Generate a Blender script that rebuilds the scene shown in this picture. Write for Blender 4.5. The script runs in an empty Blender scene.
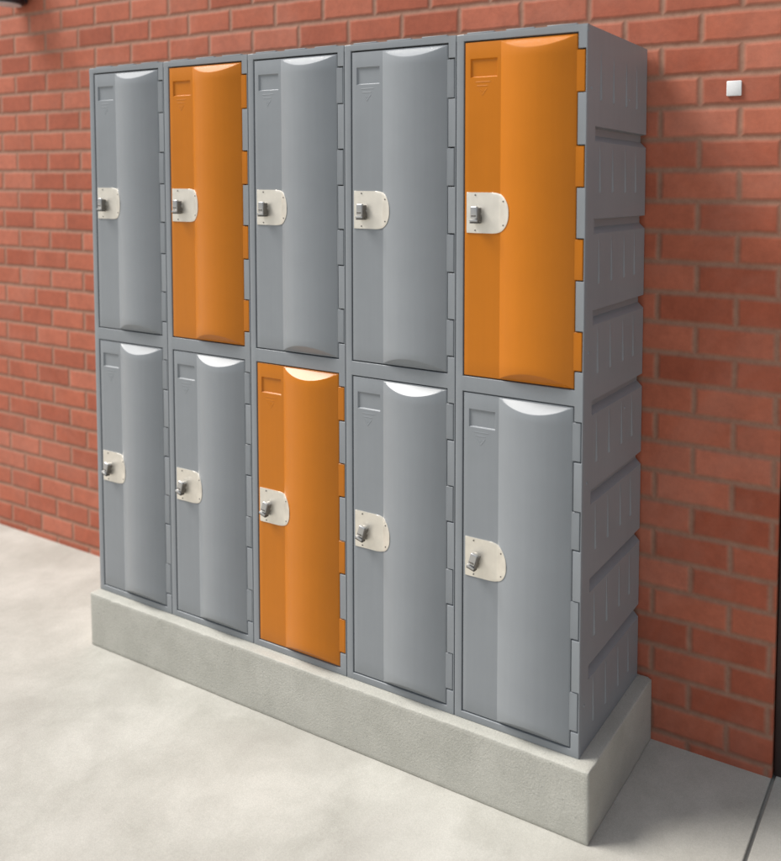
import bpy, bmesh, math, random
from mathutils import Vector, Matrix, noise
random.seed(7)
sc = bpy.context.scene
COL = sc.collection

# ------------------------------------------------------------------ basics
W, H, D = 0.38, 1.858, 0.422      # one locker column: width, height, depth
FLOOR = -0.191                    # pavement below the plinth top (z = 0)
WALL = 0.4314                     # y of the brick face

def link(name, bm, mats, parent=None, smooth=None):
    me = bpy.data.meshes.new(name)
    bm.normal_update()
    bm.to_mesh(me); bm.free()
    for m in (mats if isinstance(mats, (list, tuple)) else [mats]):
        me.materials.append(m)
    if smooth is not None:
        for p in me.polygons: p.use_smooth = True
        me.set_sharp_from_angle(angle=math.radians(smooth))
    o = bpy.data.objects.new(name, me)
    COL.objects.link(o)
    if parent: o.parent = parent
    return o

def tag(o, label=None, cat=None, group=None, kind=None):
    if label: o['label'] = label
    if cat: o['category'] = cat
    if group: o['group'] = group
    if kind: o['kind'] = kind
    return o

def empty(name, loc):
    o = bpy.data.objects.new(name, None); COL.objects.link(o)
    o.location = loc; o.empty_display_size = 0.1
    return o

def box(bm, x0, x1, y0, y1, z0, z1, bev=0.0, seg=2):
    r = bmesh.ops.create_cube(bm, size=1.0)
    vs = r['verts']
    for v in vs:
        v.co = Vector((x0 + (v.co.x + .5) * (x1 - x0), y0 + (v.co.y + .5) * (y1 - y0), z0 + (v.co.z + .5) * (z1 - z0)))
    if bev > 0:
        es = list({e for v in vs for e in v.link_edges})
        bmesh.ops.bevel(bm, geom=es, offset=bev, segments=seg, profile=0.5, affect='EDGES')

def disc(bm, cx, cy, cz, r, d, axis='Y', seg=24, bev=0.0, r2=None):
    """cylinder whose front faces -Y (axis Y) or stands along Z"""
    res = bmesh.ops.create_cone(bm, cap_ends=True, segments=seg, radius1=r, radius2=(r if r2 is None else r2), depth=d)
    M = Matrix.Translation((cx, cy, cz))
    if axis == 'Y': M = M @ Matrix.Rotation(math.radians(90), 4, 'X')
    if axis == 'X': M = M @ Matrix.Rotation(math.radians(90), 4, 'Y')
    bmesh.ops.transform(bm, matrix=M, verts=res['verts'])
    if bev > 0:
        es = [e for e in {e for v in res['verts'] for e in v.link_edges}
              if len(e.link_faces) == 2 and e.calc_face_angle(0) > 1.0]
        bmesh.ops.bevel(bm, geom=es, offset=bev, segments=3, profile=0.5, affect='EDGES')

# ------------------------------------------------------------------ materials
def mat(name):
    m = bpy.data.materials.new(name); m.use_nodes = True
    nt = m.node_tree
    b = nt.nodes['Principled BSDF']
    return m, nt, b
def N(nt, t, **kw):
    n = nt.nodes.new(t)
    for k, v in kw.items():
        if k in n.inputs: n.inputs[k].default_value = v
        else: setattr(n, k, v)
    return n
def L(nt, a, b): nt.links.new(a, b)
def math_n(nt, op, a, b=None, c=None):
    n = nt.nodes.new('ShaderNodeMath'); n.operation = op
    for i, v in enumerate((a, b, c)):
        if v is None: continue
        if isinstance(v, (int, float)): n.inputs[i].default_value = v
        else: L(nt, v, n.inputs[i])
    return n.outputs[0]
def ramp(nt, fac, stops):
    r = nt.nodes.new('ShaderNodeValToRGB')
    el = r.color_ramp.elements
    while len(el) < len(stops): el.new(0.5)
    for e, (p, c) in zip(el, stops):
        e.position = p; e.color = (*c, 1)
    L(nt, fac, r.inputs['Fac'])
    return r.outputs['Color']

def plastic(name, c, rough=0.33):
    m, nt, b = mat(name)
    tc = N(nt, 'ShaderNodeTexCoord')
    n1 = N(nt, 'ShaderNodeTexNoise', Scale=5.0, Detail=4.0, Roughness=0.6)
    L(nt, tc.outputs['Object'], n1.inputs['Vector'])
    mp = N(nt, 'ShaderNodeMapping'); mp.inputs['Scale'].default_value = (60, 60, 3)
    L(nt, tc.outputs['Object'], mp.inputs['Vector'])
    n2 = N(nt, 'ShaderNodeTexNoise', Scale=1.0, Detail=3.0)
    L(nt, mp.outputs[0], n2.inputs['Vector'])
    mix = math_n(nt, 'ADD', math_n(nt, 'MULTIPLY', n1.outputs['Fac'], .7), math_n(nt, 'MULTIPLY', n2.outputs['Fac'], .3))
    a = tuple(x * 0.96 for x in c); d = tuple(min(1, x * 1.04) for x in c)
    L(nt, ramp(nt, mix, [(.35, a), (.65, d)]), b.inputs['Base Color'])
    rg = math_n(nt, 'MULTIPLY_ADD', n1.outputs['Fac'], .06, rough - .03)
    L(nt, rg, b.inputs['Roughness'])
    b.inputs['Specular IOR Level'].default_value = 0.34
    fine = N(nt, 'ShaderNodeTexNoise', Scale=900.0, Detail=2.0)
    L(nt, tc.outputs['Object'], fine.inputs['Vector'])
    wav = N(nt, 'ShaderNodeTexNoise', Scale=9.0, Detail=1.0)
    L(nt, tc.outputs['Object'], wav.inputs['Vector'])
    b1 = N(nt, 'ShaderNodeBump', Strength=0.10, Distance=0.0003)
    L(nt, fine.outputs['Fac'], b1.inputs['Height'])
    b2 = N(nt, 'ShaderNodeBump', Strength=0.12, Distance=0.002)
    L(nt, wav.outputs['Fac'], b2.inputs['Height']); L(nt, b1.outputs[0], b2.inputs['Normal'])
    L(nt, b2.outputs[0], b.inputs['Normal'])
    return m

GREY = plastic('grey_plastic', (0.250, 0.268, 0.286))
ORANGE = plastic('orange_plastic', (0.52, 0.160, 0.003))

def steel(name, c, rough):
    m, nt, b = mat(name)
    tc = N(nt, 'ShaderNodeTexCoord')
    mp = N(nt, 'ShaderNodeMapping'); mp.inputs['Scale'].default_value = (40, 40, 600)
    L(nt, tc.outputs['Object'], mp.inputs['Vector'])
    n = N(nt, 'ShaderNodeTexNoise', Scale=1.0, Detail=3.0); L(nt, mp.outputs[0], n.inputs['Vector'])
    n1 = N(nt, 'ShaderNodeTexNoise', Scale=30.0, Detail=3.0); L(nt, tc.outputs['Object'], n1.inputs['Vector'])
    L(nt, ramp(nt, n1.outputs['Fac'], [(.3, tuple(x * .9 for x in c)), (.7, c)]), b.inputs['Base Color'])
    b.inputs['Metallic'].default_value = 0.85
    L(nt, math_n(nt, 'MULTIPLY_ADD', n.outputs['Fac'], .12, rough), b.inputs['Roughness'])
    bp = N(nt, 'ShaderNodeBump', Strength=0.15, Distance=0.0003)
    L(nt, n.outputs['Fac'], bp.inputs['Height']); L(nt, bp.outputs[0], b.inputs['Normal'])
    return m
PLATE = steel('brushed_steel', (0.86, 0.82, 0.74), 0.42)
CHROME = steel('latch_metal', (0.50, 0.50, 0.50), 0.28)
m, nt, b = mat('screw_metal'); b.inputs['Base Color'].default_value = (.16, .15, .14, 1); b.inputs['Metallic'].default_value = .8; b.inputs['Roughness'].default_value = .45
SCREW = m
def plain(name, c, rough, metal=0.0):
    m, nt, b = mat(name)
    tc = N(nt, 'ShaderNodeTexCoord')
    n = N(nt, 'ShaderNodeTexNoise', Scale=14.0, Detail=5.0); L(nt, tc.outputs['Object'], n.inputs['Vector'])
    L(nt, ramp(nt, n.outputs['Fac'], [(.3, tuple(x * .85 for x in c)), (.7, tuple(min(1, x * 1.1) for x in c))]), b.inputs['Base Color'])
    b.inputs['Roughness'].default_value = rough; b.inputs['Metallic'].default_value = metal
    return m
DARK = plain('gap_shade_dark', (.03, .032, .036), .6)  # shade of the door gaps, put into the colour
DARKPAINT = plain('dark_brown_paint', (.035, .022, .02), .45)
BLACKM = plain('black_powder_coat', (.02, .02, .025), .35)
WHITE = plain('white_plastic', (.80, .80, .80), .4)
LENS = plain('lamp_glass', (.6, .6, .62), .15)

def brick_material():
    m, nt, b = mat('red_brick')
    tc = N(nt, 'ShaderNodeTexCoord')
    wob = N(nt, 'ShaderNodeTexNoise', Scale=14.0, Detail=3.0)
    L(nt, tc.outputs['Object'], wob.inputs['Vector'])
    sx = N(nt, 'ShaderNodeSeparateXYZ'); L(nt, tc.outputs['Object'], sx.inputs[0])
    sw = N(nt, 'ShaderNodeSeparateColor'); L(nt, wob.outputs['Color'], sw.inputs[0])
    u = math_n(nt, 'ADD', sx.outputs[0], sx.outputs[1])
    u = math_n(nt, 'ADD', u, math_n(nt, 'MULTIPLY_ADD', sw.outputs[0], .008, -.004))
    z = math_n(nt, 'ADD', sx.outputs[2], math_n(nt, 'MULTIPLY_ADD', sw.outputs[1], .007, -.0035))
    BL, BH = 0.2295, 0.088
    rz = math_n(nt, 'DIVIDE', math_n(nt, 'SUBTRACT', z, 1.952 - 60 * BH), BH)
    row = math_n(nt, 'FLOOR', rz); fz = math_n(nt, 'FRACT', rz)
    par = math_n(nt, 'MODULO', row, 2.0)
    # joints fall at x+y = 2.168+.431 on even rows, half a brick over on odd ones
    ux = math_n(nt, 'DIVIDE', math_n(nt, 'SUBTRACT', u, 2.168 + .4314 - 80 * BL), BL)
    ux = math_n(nt, 'ADD', ux, math_n(nt, 'MULTIPLY', par, .5))
    ci = math_n(nt, 'FLOOR', ux); fx = math_n(nt, 'FRACT', ux)
    dx = math_n(nt, 'MULTIPLY', math_n(nt, 'MINIMUM', fx, math_n(nt, 'SUBTRACT', 1.0, fx)), BL)
    dz = math_n(nt, 'MULTIPLY', math_n(nt, 'MINIMUM', fz, math_n(nt, 'SUBTRACT', 1.0, fz)), BH)
    d = math_n(nt, 'SMOOTH_MIN', dx, dz, .006)
    mr = N(nt, 'ShaderNodeMapRange'); mr.interpolation_type = 'SMOOTHSTEP'
    mr.inputs['From Min'].default_value = 0.0008; mr.inputs['From Max'].default_value = 0.0150
    L(nt, d, mr.inputs['Value'])
    mask = mr.outputs[0]                                       # 0 mortar .. 1 brick
    cv = N(nt, 'ShaderNodeCombineXYZ'); L(nt, ci, cv.inputs[0]); L(nt, row, cv.inputs[1])
    wn = N(nt, 'ShaderNodeTexWhiteNoise'); wn.noise_dimensions = '2D'; L(nt, cv.outputs[0], wn.inputs['Vector'])
    base = ramp(nt, wn.outputs['Value'], [(0.0, (.34, .080, .038)), (.30, (.39, .098, .050)), (.65, (.43, .118, .062)), (1.0, (.48, .145, .084))])
    g = N(nt, 'ShaderNodeTexNoise', Scale=45.0, Detail=6.0, Roughness=.65); L(nt, tc.outputs['Object'], g.inputs['Vector'])
    g2 = N(nt, 'ShaderNodeTexNoise', Scale=7.0, Detail=3.0); L(nt, tc.outputs['Object'], g2.inputs['Vector'])
    gm = math_n(nt, 'ADD', math_n(nt, 'MULTIPLY_ADD', g.outputs['Fac'], .5, .50), math_n(nt, 'MULTIPLY_ADD', g2.outputs['Fac'], .5, -.25))
    sc_ = N(nt, 'ShaderNodeVectorMath'); sc_.operation = 'SCALE'; L(nt, base, sc_.inputs[0])
    L(nt, math_n(nt, 'ADD', gm, .25), sc_.inputs['Scale'])
    mo = ramp(nt, g.outputs['Fac'], [(.3, (.28, .135, .088)), (.7, (.35, .185, .125))])
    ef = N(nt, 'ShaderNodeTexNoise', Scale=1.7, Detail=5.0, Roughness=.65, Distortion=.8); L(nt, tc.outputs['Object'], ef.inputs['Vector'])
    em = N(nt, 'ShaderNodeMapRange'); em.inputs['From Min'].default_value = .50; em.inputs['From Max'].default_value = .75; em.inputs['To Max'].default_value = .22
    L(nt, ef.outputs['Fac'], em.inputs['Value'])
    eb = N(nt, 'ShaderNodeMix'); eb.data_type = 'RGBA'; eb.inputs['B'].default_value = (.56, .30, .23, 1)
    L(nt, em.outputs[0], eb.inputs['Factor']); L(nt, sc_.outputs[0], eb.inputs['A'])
    mx = N(nt, 'ShaderNodeMix'); mx.data_type = 'RGBA'
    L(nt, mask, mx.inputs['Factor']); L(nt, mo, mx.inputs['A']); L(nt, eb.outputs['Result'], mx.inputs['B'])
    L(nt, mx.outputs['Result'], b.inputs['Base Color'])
    b.inputs['Roughness'].default_value = .85
    hgt = math_n(nt, 'ADD', mask, math_n(nt, 'MULTIPLY', g.outputs['Fac'], .25))
    bp = N(nt, 'ShaderNodeBump', Strength=0.7, Distance=0.004); L(nt, hgt, bp.inputs['Height'])
    L(nt, bp.outputs[0], b.inputs['Normal'])
    return m
BRICK = brick_material()

def concrete(name, lo, hi, scale=3.0, rough=.8, bump=.3, stain=None, pits=True):
    m, nt, b = mat(name)
    tc = N(nt, 'ShaderNodeTexCoord')
    V = tc.outputs['Object']
    a = N(nt, 'ShaderNodeTexNoise', Scale=scale, Detail=6.0, Roughness=.62, Distortion=.25); L(nt, V, a.inputs['Vector'])
    f = N(nt, 'ShaderNodeTexNoise', Scale=scale * 28, Detail=5.0, Roughness=.7); L(nt, V, f.inputs['Vector'])
    fac = math_n(nt, 'ADD', math_n(nt, 'MULTIPLY', a.outputs['Fac'], .78), math_n(nt, 'MULTIPLY', f.outputs['Fac'], .22))
    col = ramp(nt, fac, [(.36, lo), (.64, hi)])
    if stain:
        s = N(nt, 'ShaderNodeTexNoise', Scale=scale * .45, Detail=3.0, Distortion=1.2)
        mp = N(nt, 'ShaderNodeMapping'); mp.inputs['Location'].default_value = (7, 3, 1); L(nt, V, mp.inputs['Vector']); L(nt, mp.outputs[0], s.inputs['Vector'])
        mr = N(nt, 'ShaderNodeMapRange'); mr.inputs['From Min'].default_value = .50; mr.inputs['From Max'].default_value = .72
        mr.inputs['To Max'].default_value = .45
        L(nt, s.outputs['Fac'], mr.inputs['Value'])
        mx = N(nt, 'ShaderNodeMix'); mx.data_type = 'RGBA'
        L(nt, mr.outputs[0], mx.inputs['Factor']); L(nt, col, mx.inputs['A']); mx.inputs['B'].default_value = (*stain, 1)
        col = mx.outputs['Result']
    if pits:
        v = N(nt, 'ShaderNodeTexVoronoi', Scale=34.0); L(nt, V, v.inputs['Vector'])
        pm = N(nt, 'ShaderNodeMapRange'); pm.inputs['From Min'].default_value = .03; pm.inputs['From Max'].default_value = .14
        pm.inputs['To Min'].default_value = .78; L(nt, v.outputs['Distance'], pm.inputs['Value'])
        vs = N(nt, 'ShaderNodeVectorMath'); vs.operation = 'SCALE'; L(nt, col, vs.inputs[0]); L(nt, pm.outputs[0], vs.inputs['Scale'])
        col = vs.outputs[0]
    sp = N(nt, 'ShaderNodeTexNoise', Scale=420.0, Detail=2.0, Roughness=.7); L(nt, V, sp.inputs['Vector'])
    sm = N(nt, 'ShaderNodeMapRange'); sm.inputs['From Min'].default_value = .35; sm.inputs['From Max'].default_value = .65
    sm.inputs['To Min'].default_value = .88; sm.inputs['To Max'].default_value = 1.10; L(nt, sp.outputs['Fac'], sm.inputs['Value'])
    s2 = N(nt, 'ShaderNodeVectorMath'); s2.operation = 'SCALE'; L(nt, col, s2.inputs[0]); L(nt, sm.outputs[0], s2.inputs['Scale'])
    col = s2.outputs[0]
    L(nt, col, b.inputs['Base Color'])
    b.inputs['Roughness'].default_value = rough
    bp = N(nt, 'ShaderNodeBump', Strength=bump, Distance=.002)
    L(nt, f.outputs['Fac'], bp.inputs['Height']); L(nt, bp.outputs[0], b.inputs['Normal'])
    return m
PLINTH = concrete('plinth_concrete', (.385, .380, .338), (.465, .458, .412), scale=6.0, bump=.8)
PAVE = concrete('pavement_concrete', (.36, .350, .312), (.478, .466, .424), scale=4.2, bump=.35, stain=(.30, .285, .255), pits=False)
GROUND = concrete('ground_concrete', (.28, .27, .25), (.40, .39, .36), scale=.6, bump=.2, pits=False)
JOINT = plain('joint_filler', (.06, .058, .055), .9)

# ------------------------------------------------------------------ the setting
bm = bmesh.new()
box(bm, -250, 250, -250, 250, -.60, FLOOR - .012)
tag(link('ground', bm, GROUND), kind='structure')
bm = bmesh.new()
box(bm, -16, 2.2965, -14, .9, FLOOR - .011, FLOOR, .003, 2)
box(bm, 2.3065, 14, -14, .9, FLOOR - .011, FLOOR, .003, 2)
tag(link('pavement', bm, PAVE), kind='structure')

# brick wall with a door opening at its right end
bm = bmesh.new()
WT = 2.46
box(bm, -9, 2.298, WALL, WALL + .23, FLOOR, WT)
box(bm, 2.298, 3.24, WALL, WALL + .23, 1.95, WT)
box(bm, 3.24, 9, WALL, WALL + .23, FLOOR, WT)
bmesh.ops.remove_doubles(bm, verts=bm.verts, dist=1e-4)
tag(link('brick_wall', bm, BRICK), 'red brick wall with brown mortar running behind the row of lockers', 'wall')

door = tag(empty('metal_door', (2.77, WALL + .06, FLOOR)), 'dark brown painted metal door beside the right end of the brick wall', 'door')
bm = bmesh.new()
box(bm, -.42, .42, 0, .045, .01, 2.085, .003)
link('door_panel', bm, DARKPAINT, door, 40)
bm = bmesh.new()
box(bm, -.469, -.423, -.045, .07, 0.0, 2.139, .003)
box(bm, .423, .467, -.045, .07, 0.0, 2.139, .003)
box(bm, -.4225, .4225, -.045, .07, 2.088, 2.139, .003)
link('door_frame', bm, DARKPAINT, door, 40)
bm = bmesh.new()
disc(bm, .36, -.006, 1.02, .028, .012, bev=.002)
disc(bm, .36, -.03, 1.02, .01, .05)
box(bm, .25, .372, -.062, -.044, 1.011, 1.029, .006, 3)
link('door_handle', bm, CHROME, door, 40)

# concrete plinth: worn cast edges
bm = bmesh.new()
PX0, PX1, PY0, PY1 = -.006, 1.9 + .0424, -.0348, WALL - .001
box(bm, PX0, PX1, PY0, PY1, FLOOR, -.0005, .0035, 2)
x = PX0 + .015
while x < PX1 - .01:
    bmesh.ops.bisect_plane(bm, geom=bm.verts[:] + bm.edges[:] + bm.faces[:], plane_co=(x, 0, 0), plane_no=(1, 0, 0)); x += .012
y = PY0 + .015
while y < PY1 - .01:
    bmesh.ops.bisect_plane(bm, geom=bm.verts[:] + bm.edges[:] + bm.faces[:], plane_co=(0, y, 0), plane_no=(0, 1, 0)); y += .012
for zc in (-.015, -.05, -.1, -.15, -.178):
    bmesh.ops.bisect_plane(bm, geom=bm.verts[:] + bm.edges[:] + bm.faces[:], plane_co=(0, 0, zc), plane_no=(0, 0, 1))
for v in bm.verts:
    c = v.co
    n = noise.noise(c * 38) * .0013 + noise.noise(c * 9) * .0012
    ed = min(abs(c.x - PX1), abs(c.x - PX0)) < .009 or abs(c.y - PY0) < .009
    if c.z > -.012 and ed:
        chip = max(0, noise.noise(c * 22 + Vector((3, 9, 1))) - .18) * .010
        c.z -= abs(n) * .5 + chip * .8
    if ed:
        if abs(c.y - PY0) < .009: c.y += n * .7
        if abs(c.x - PX1) < .009: c.x += n * .9
        if abs(c.x - PX0) < .009: c.x += n * .9
tag(link('concrete_plinth', bm, PLINTH, smooth=50), 'low cast concrete plinth under the row of grey and orange lockers', 'plinth')

# ------------------------------------------------------------------ lockers
UP = (0.9550, 1.8360)      # upper door z range
LO = (0.0225, 0.9085)      # lower door z range
DX0, DX1 = 0.0265, 0.3520  # door leaf
TABX = 0.3728
RIB = 0.1362
UTABS = [(1.001, 1.099), (1.229, 1.331), (1.461, 1.562), (1.695, 1.797)]
LTABS = [(.068, .170), (.310, .408), (.543, .641), (.771, .870)]
GAP = 0.0030
FRONT = 0.0015             # door face a hair behind the frame face
SAG = 0.0245

def bulge(x):
    if x <= RIB or x >= DX1: return 0.0
    c = (DX1 - RIB - .003); t = (x - RIB) / c
    if t >= 1: return 0.0
    R = (c * c / 4 + SAG * SAG) / (2 * SAG)
    return math.sqrt(max(0, R * R - (c * (t - .5)) ** 2)) - (R - SAG)

def slab(xs, zs, filled, y0, depth, bev, pushed=(), rim=None):
    """plate in the XZ plane made of grid cells; its front rim is rounded"""
    bm = bmesh.new(); vt = {}
    def V(i, j):
        if (i, j) not in vt: vt[(i, j)] = bm.verts.new((xs[i], y0, zs[j]))
        return vt[(i, j)]
    rec = []
    for i in range(len(xs) - 1):
        for j in range(len(zs) - 1):
            cx, cz = (xs[i] + xs[i + 1]) / 2, (zs[j] + zs[j + 1]) / 2
            if filled(cx, cz):
                f = bm.faces.new((V(i, j), V(i + 1, j), V(i + 1, j + 1), V(i, j + 1)))
                for (a, b_, c, d_) in pushed:
                    if a < cx < b_ and c < cz < d_: rec.append(f)
    bnd = [e for e in bm.edges if e.is_boundary]
    # skirt
    r = bmesh.ops.extrude_edge_only(bm, edges=bnd)
    nv = [g for g in r['geom'] if isinstance(g, bmesh.types.BMVert)]
    for v in nv: v.co.y += depth
    bnd = [e for e in bnd if e.is_valid]
    if rec:
        res = bmesh.ops.inset_region(bm, faces=rec, thickness=.0040, depth=0)
        vs = {v for f in rec for v in f.verts}
        for v in vs: v.co.y += .0040
    if rim:
        big = [e for e in bnd if all(abs(v.co.z - rim[0]) < 1e-5 for v in e.verts)]
        bnd = [e for e in bnd if e not in big]
        bmesh.ops.bevel(bm, geom=big, offset=rim[1], segments=4, profile=.5, affect='EDGES')
        bnd = [e for e in bnd if e.is_valid]
    if bev: bmesh.ops.bevel(bm, geom=bnd, offset=bev, segments=3, profile=.5, affect='EDGES')
    bmesh.ops.recalc_face_normals(bm, faces=bm.faces)
    # front must look towards -Y
    f = max((f for f in bm.faces), key=lambda f: abs(f.normal.y) * f.calc_area())
    if f.normal.y > 0: bmesh.ops.reverse_faces(bm, faces=bm.faces)
    return bm

def uniq(vals): return sorted(set(round(v, 5) for v in vals))

def make_door(zr, tabs, material, parent):
    z0, z1 = zr
    lz1, lz0 = z1 - .043, z1 - .092
    lab = (.0435, .1250, lz0, lz1)
    xs = uniq([DX0, lab[0], lab[1], DX1, TABX])
    zs = uniq([z0, z1, lz0, lz1] + [z for t in tabs for z in t])
    def filled(x, z):
        if x < DX1: return True
        return any(a < z < b_ for a, b_ in tabs)
    bm = slab(xs, zs, filled, FRONT, .016, .0028, [lab])
    # bowed panel with bevelled crescent top and bottom
    K = .95
    n = 40
    c = DX1 - .003 - RIB
    rows = []
    for i in range(n + 1):
        x = RIB + c * i / n
        b_ = bulge(x)
        zt, zb = z1 - .0032, z0 + .0032
        rr = []
        sl = b_ / K
        m_ = .0018 if 0 < i < n else 0
        y = FRONT - .0004
        for zz, dd in ((zt, 0), (zt - sl * .5, b_ * .5), (zt - max(0, sl - m_), max(0, b_ - m_ * .6)), (zt - sl - m_, b_),
                       (zt - .045, b_), ((zt + zb) / 2, b_), (zb + .045, b_),
                       (zb + sl + m_, b_), (zb + max(0, sl - m_), max(0, b_ - m_ * .6)), (zb + sl * .5, b_ * .5), (zb, 0)):
            rr.append(bm.verts.new((x, y - dd, zz)))
        rows.append(rr)
    for i in range(n):
        for j in range(len(rows[0]) - 1):
            q = (rows[i][j], rows[i][j + 1], rows[i + 1][j + 1], rows[i + 1][j])
            bm.faces.new(q)
    # faint moulded mark below the label recess: two short bars over a small triangle
    mz = lz0 - .012; yb = FRONT
    def ridge(xa, za, xb, zb_, w=.0016):
        dxx, dzz = xb - xa, zb_ - za; l = math.hypot(dxx, dzz); px, pz = -dzz / l * w, dxx / l * w
        p = [(xa + px, za + pz), (xb + px, zb_ + pz), (xb - px, zb_ - pz), (xa - px, za - pz)]
        mid = [bm.verts.new((xa, yb - .0006, za)), bm.verts.new((xb, yb - .0006, zb_))]
        o = [bm.verts.new((a, yb - .0001, b2)) for a, b2 in p]
        bm.faces.new((o[0], o[1], mid[1], mid[0])); bm.faces.new((o[3], mid[0], mid[1], o[2]))
    ridge(.060, mz, .104, mz); ridge(.064, mz - .010, .096, mz - .010)
    ridge(.066, mz - .017, .080, mz - .034); ridge(.080, mz - .034, .094, mz - .017)
    ridge(.072, mz - .018, .080, mz - .025); ridge(.086, mz - .024, .080, mz - .018)
    d = link('door', bm, material, parent, 28)
    # ---- lock plate, bent round the rib
    zc = (z0 + z1) / 2 - .0045
    bm = bmesh.new()
    def hz(x):
        if x < .108: return .0535
        t = min(1, (x - .108) / .0612)
        return .0025 + .0510 * math.sqrt(max(0, 1 - t ** 2.5))
    xa, xe = .0345, .1690
    nx = 34; t_ = .0022
    fr = []
    for i in range(nx + 1):
        x = xa + (xe - xa) * math.sin(i / nx * math.pi / 2)
        h = hz(x)
        y = FRONT - bulge(x) - t_
        fr.append([bm.verts.new((x, y, zc + h * k / 6)) for k in range(-6, 7)])
    for i in range(nx):
        for k in range(12):
            bm.faces.new((fr[i][k], fr[i + 1][k], fr[i + 1][k + 1], fr[i][k + 1]))
    bnd = [e for e in bm.edges if e.is_boundary]
    r = bmesh.ops.extrude_edge_only(bm, edges=bnd)
    for g in r['geom']:
        if isinstance(g, bmesh.types.BMVert): g.co.y += t_ + .0005
    bmesh.ops.bevel(bm, geom=[e for e in bnd if e.is_valid], offset=.0006, segments=2, profile=.5, affect='EDGES')
    link('lock_plate', bm, PLATE, d, 35)
    for (sx, sz) in ((.0615, .0465), (.0615, -.0465), (.1500, .031), (.1500, -.031)):
        bm = bmesh.new()
        disc(bm, sx, FRONT - bulge(sx) - t_ - .0008, zc + sz, .0021, .0014, seg=14, bev=.0004)
        link('screw', bm, SCREW, d, 40)
    # ---- padlock latch: round boss, folded swivel tongue with a staple loop
    lx, yl, lz = .0670, FRONT - t_, zc - .004
    tilt = math.radians(0 if z0 > .5 else 17)
    bm = bmesh.new()
    disc(bm, 0, -.003, .002, .0150, .006, seg=28, bev=.0015)
    disc(bm, 0, -.007, .004, .0085, .010, seg=24, bev=.001)
    box(bm, -.0105, .0105, -.0180, -.0080, -.012, .021, .0030, 3)
    box(bm, -.0125, .0125, -.0205, -.003, -.0195, -.0135, .0018, 2)
    o = link('latch', bm, CHROME, d, 40); o.location = (lx, yl, lz); o.rotation_euler.y = tilt
    bm = bmesh.new()
    box(bm, .0108, .0148, -.0175, -.002, -.0180, .0175, .001, 2)
    box(bm, -.0075, .0075, -.0186, -.0170, -.006, -.002, .0004, 1)
    box(bm, -.0120, .0146, -.0180, -.003, -.0240, -.0199, .001, 2)
    o = link('latch_tongue', bm, SCREW, d, 40); o.location = (lx, yl, lz); o.rotation_euler.y = tilt
    return d

def make_carcass(parent):
    ox0, ox1 = .0012, .3788
    xs = [ox0, .0235, .3550, TABX + GAP, ox1]
    zs = uniq([0, LO[0] - GAP, LO[1] + GAP, UP[0] - GAP, UP[1] + GAP * 1.3, H] +
              [z for a, b_ in UTABS + LTABS for z in (a - GAP, b_ + GAP)])
    tabs = [(a - GAP, b_ + GAP) for a, b_ in UTABS + LTABS]
    def filled(x, z):
        if z < LO[0] - GAP or z > UP[1] + GAP * 1.3: return True
        inbar = LO[1] + GAP < z < UP[0] - GAP
        if x < xs[1] or x > xs[3]: return True
        if x < xs[2]: return inbar
        return not any(a < z < b_ for a, b_ in tabs)
    bm = slab(xs, zs, filled, 0.0, .020, .0013, rim=(H, .0045))
    # cover behind the gaps (inner lip), set back
    box(bm, ox0 + .003, ox1 - .003, .0201, .0235, .003, H - .003)
    # grooved sides
    pitch = H / 8
    for s in (1, -1):
        X = ox1 if s > 0 else ox0
        ys = [.020, .0545, .0600, .400, .4195, D]
        zl = [(0, 0)]
        for k in range(7, 0, -1):
            zt = H - k * pitch - .0135 + .001
            zl += [(zt - .038, 0), (zt - .022, 1), (zt - .003, 1), (zt, 0)]
        zl.append((H - .0005, 0))
        dep = [0, 0, 1, 1, 1, 1]
        g = []
        for (z, q) in zl:
            row = []
            for yy, dd in zip(ys, dep):
                back = .004 if yy >= D - 1e-6 else 0
                row.append(bm.verts.new((X - s * (.0165 * q * dd + back), yy, z)))
            g.append(row)
        for a in range(len(g) - 1):
            for c in range(len(ys) - 1):
                q = (g[a][c], g[a][c + 1], g[a + 1][c + 1], g[a + 1][c])
                f = bm.faces.new(q if s > 0 else q[::-1])
        # shallow moulded ribs on every block, tapering from nothing at the top
        for k in range(8):
            ztop = H - k * pitch - .058; zbot = H - (k + 1) * pitch + .052
            for yy in (.088, .172, .262, .340):
                w = .0030
                a = [bm.verts.new((X, yy - w, ztop)), bm.verts.new((X, yy + w, ztop)),
                     bm.verts.new((X, yy + w * 1.3, zbot)), bm.verts.new((X, yy - w * 1.3, zbot))]
                t = bm.verts.new((X + s * .0004, yy, ztop - .01)); b2 = bm.verts.new((X + s * .0032, yy, zbot + .004))
                for fq in ((a[1], a[2], b2, t), (a[0], t, b2, a[3])):
                    bm.faces.new(fq if s > 0 else fq[::-1])
                fq = (a[3], b2, a[2]); bm.faces.new(fq if s > 0 else fq[::-1])
        for (yy, zz) in ((.030, 1.705), (.030, 1.045), (.030, .71), (.030, .125), (.285, 1.70), (.285, .845)):
            r = bmesh.ops.create_uvsphere(bm, u_segments=12, v_segments=8, radius=.0042)
            bmesh.ops.transform(bm, matrix=Matrix.Translation((X, yy, zz)) @ Matrix.Diagonal((.45, 1, 1, 1)), verts=r['verts'])
    # top, base and back
    for k in range(3):
        box(bm, .030 + k * .118, .030 + k * .118 + .082, .004, D - .03, H - .0011, H + .0042, .0016, 2)
    box(bm, ox0 + .0035, ox1 - .0035, .0236, D - .004, H - .006, H - .0012)
    box(bm, ox0 + .0185, ox1 - .0185, .0236, D - .004, .0008, .006)
    box(bm, ox0 + .0185, ox1 - .0185, D - .0038, D - .0005, .001, H - .0015)
    return link('cabinet', bm, GREY, parent, 30)

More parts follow.
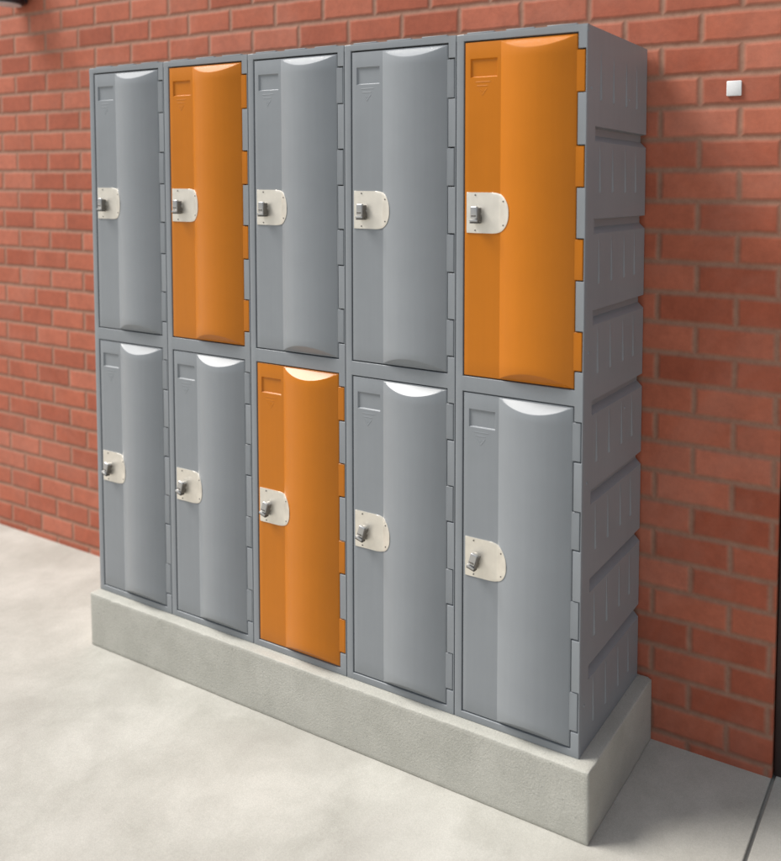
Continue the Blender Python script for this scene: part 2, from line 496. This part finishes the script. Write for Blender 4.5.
def make_gap_shade(parent):
    """flat dark sheet standing in for the shade in the gaps round the doors"""
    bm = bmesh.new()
    box(bm, .0240, .3545, .0180, .0198, .012, H - .012)  # added sheet, its dark colour paints the shade behind the door gaps
    return link('gap_shade_sheet', bm, DARK, parent)

def make_locker(x, up, lo, label):
    r = empty('locker', (x, 0, 0))
    tag(r, label, 'locker', 'two-door locker columns standing in a row')
    make_carcass(r); make_gap_shade(r)
    a = make_door(UP, UTABS, up, r)
    if up is ORANGE: a['label'] = 'orange upper door'
    b_ = make_door(LO, LTABS, lo, r)
    if lo is ORANGE: b_['label'] = 'orange lower door'
    return r
def copy_locker(src, x, up, lo, label):
    r = src.copy(); COL.objects.link(r); r.location.x = x; r['label'] = label
    doors = []
    for ch in src.children:
        c = ch.copy(); COL.objects.link(c); c.parent = r
        if 'label' in c: del c['label']
        if ch.name.startswith('door'): doors.append((c, ch))
        for g in ch.children:
            d = g.copy(); COL.objects.link(d); d.parent = c
    doors.sort(key=lambda t: -max(v.co.z for v in t[1].data.vertices))
    for (c, ch), mt, word in zip(doors, (up, lo), ('upper', 'lower')):
        c.material_slots[0].link = 'OBJECT'; c.material_slots[0].material = mt
        if mt is ORANGE: c['label'] = 'orange %s door' % word
    return r
DXC = [.003, -.005, 0, .0018, .0008]       # small unevenness of the row
first = make_locker(.0, GREY, GREY, 'grey two-door locker at the far left end of the row, both doors grey')
copy_locker(first, W * 1, ORANGE, GREY, 'locker with an orange upper door over a grey one, second from the far left end')
copy_locker(first, W * 2, GREY, ORANGE, 'middle locker of the row, grey upper door over an orange lower door')
copy_locker(first, W * 3, GREY, GREY, 'all-grey two-door locker standing between the two-tone middle locker and the nearest locker')
copy_locker(first, W * 4, ORANGE, GREY, 'nearest locker, orange upper door over a grey one, its ribbed grey side showing')

# ------------------------------------------------------------------ small things on the wall
bm = bmesh.new()
box(bm, -.021, .021, -.006, 0, -.021, .021, .003, 2)
o = link('wall_plate', bm, WHITE, None, 40); o.location = (2.1495, WALL - .0005, 1.736)
tag(o, 'tiny white square plate fixed to the bricks right of the lockers', 'wall plate')

lamp = tag(empty('wall_lamp', (-1.100, WALL, 2.325)), 'small black wall lamp with bright metal rim high on the brick wall', 'lamp')
bm = bmesh.new(); box(bm, -.05, .05, -.015, -.0005, -.06, .08, .004); link('back_plate', bm, BLACKM, lamp, 40)
bm = bmesh.new(); disc(bm, 0.02, -.075, .02, .068, .19, axis='Z', seg=36, bev=.006); link('lamp_body', bm, BLACKM, lamp, 40)
bm = bmesh.new(); disc(bm, -.058, -.075, -.035, .034, .075, axis='Z', seg=28, bev=.01); link('sensor', bm, CHROME, lamp, 40)
bm = bmesh.new(); disc(bm, 0.02, -.075, -.0775, .055, .004, axis='Z', seg=36); link('lens', bm, LENS, lamp, 40)

# ------------------------------------------------------------------ camera
cam = bpy.data.cameras.new('camera'); co = bpy.data.objects.new('camera', cam); COL.objects.link(co)
Rw = [[0.886172, 0.463268, 0.009033], [0.034801, -0.047105, -0.998284], [-0.462047, 0.884966, -0.057865]]
right, down, fwd = (Vector(r) for r in Rw)
M = Matrix((right, -down, -fwd)).transposed().to_4x4()
M.translation = Vector((2.7419, -1.8708, 1.4578))
co.matrix_world = M
cam.sensor_fit = 'HORIZONTAL'; cam.sensor_width = 36.0
cam.lens = 833.05 / 781 * 36
cam.shift_x = (390.5 - 536.93) / 781
cam.shift_y = (236.17 - 430.5) / 781
cam.dof.use_dof = True; cam.dof.focus_distance = 2.38; cam.dof.aperture_fstop = 1.7; cam.dof.aperture_blades = 0
cam.clip_start = .05; cam.clip_end = 1000
sc.camera = co

# ------------------------------------------------------------------ light
az_from = math.radians(202)    # compass-like angle of the sun in the XY plane (from +X, counter-clockwise)
elev = math.radians(50)
sd = Vector((math.cos(az_from) * math.cos(elev), math.sin(az_from) * math.cos(elev), math.sin(elev)))
sun = bpy.data.lights.new('sun', 'SUN'); so = bpy.data.objects.new('sun', sun); COL.objects.link(so)
so.rotation_euler = sd.to_track_quat('Z', 'Y').to_euler()
sun.energy = 2.5; sun.angle = math.radians(24); sun.color = (1, .97, .93)
w = bpy.data.worlds.new('World'); sc.world = w; w.use_nodes = True
nt = w.node_tree
sky = nt.nodes.new('ShaderNodeTexSky'); sky.sky_type = 'NISHITA'; sky.sun_disc = False
sky.sun_elevation = elev; sky.sun_rotation = math.atan2(sd.x, sd.y)
sky.air_density = 1.0; sky.dust_density = 6.0; sky.ozone_density = .3
# thin bright overcast over the clear sky, lighter towards the zenith
tc = nt.nodes.new('ShaderNodeTexCoord')
sx = nt.nodes.new('ShaderNodeSeparateXYZ'); nt.links.new(tc.outputs['Generated'], sx.inputs[0])
cl = N(nt, 'ShaderNodeTexNoise', Scale=2.2, Detail=4.0); nt.links.new(tc.outputs['Generated'], cl.inputs['Vector'])
up = math_n(nt, 'MULTIPLY_ADD', math_n(nt, 'MAXIMUM', sx.outputs[2], 0.0), 6.0, 3.6)
up = math_n(nt, 'MULTIPLY', up, math_n(nt, 'MULTIPLY_ADD', cl.outputs['Fac'], .8, .6))
ov = nt.nodes.new('ShaderNodeVectorMath'); ov.operation = 'SCALE'
ov.inputs[0].default_value = (.92, 1.0, 1.08); nt.links.new(up, ov.inputs['Scale'])
mx = nt.nodes.new('ShaderNodeMix'); mx.data_type = 'RGBA'; mx.inputs['Factor'].default_value = .65
nt.links.new(sky.outputs[0], mx.inputs['A']); nt.links.new(ov.outputs[0], mx.inputs['B'])
nt.links.new(mx.outputs['Result'], nt.nodes['Background'].inputs['Color'])
nt.nodes['Background'].inputs['Strength'].default_value = .060
vs = sc.view_settings
sc.display_settings.display_device = 'sRGB'
vs.view_transform = 'Standard'; vs.look = 'None'; vs.gamma = 1; vs.use_curve_mapping = False
vs.exposure = 0.84
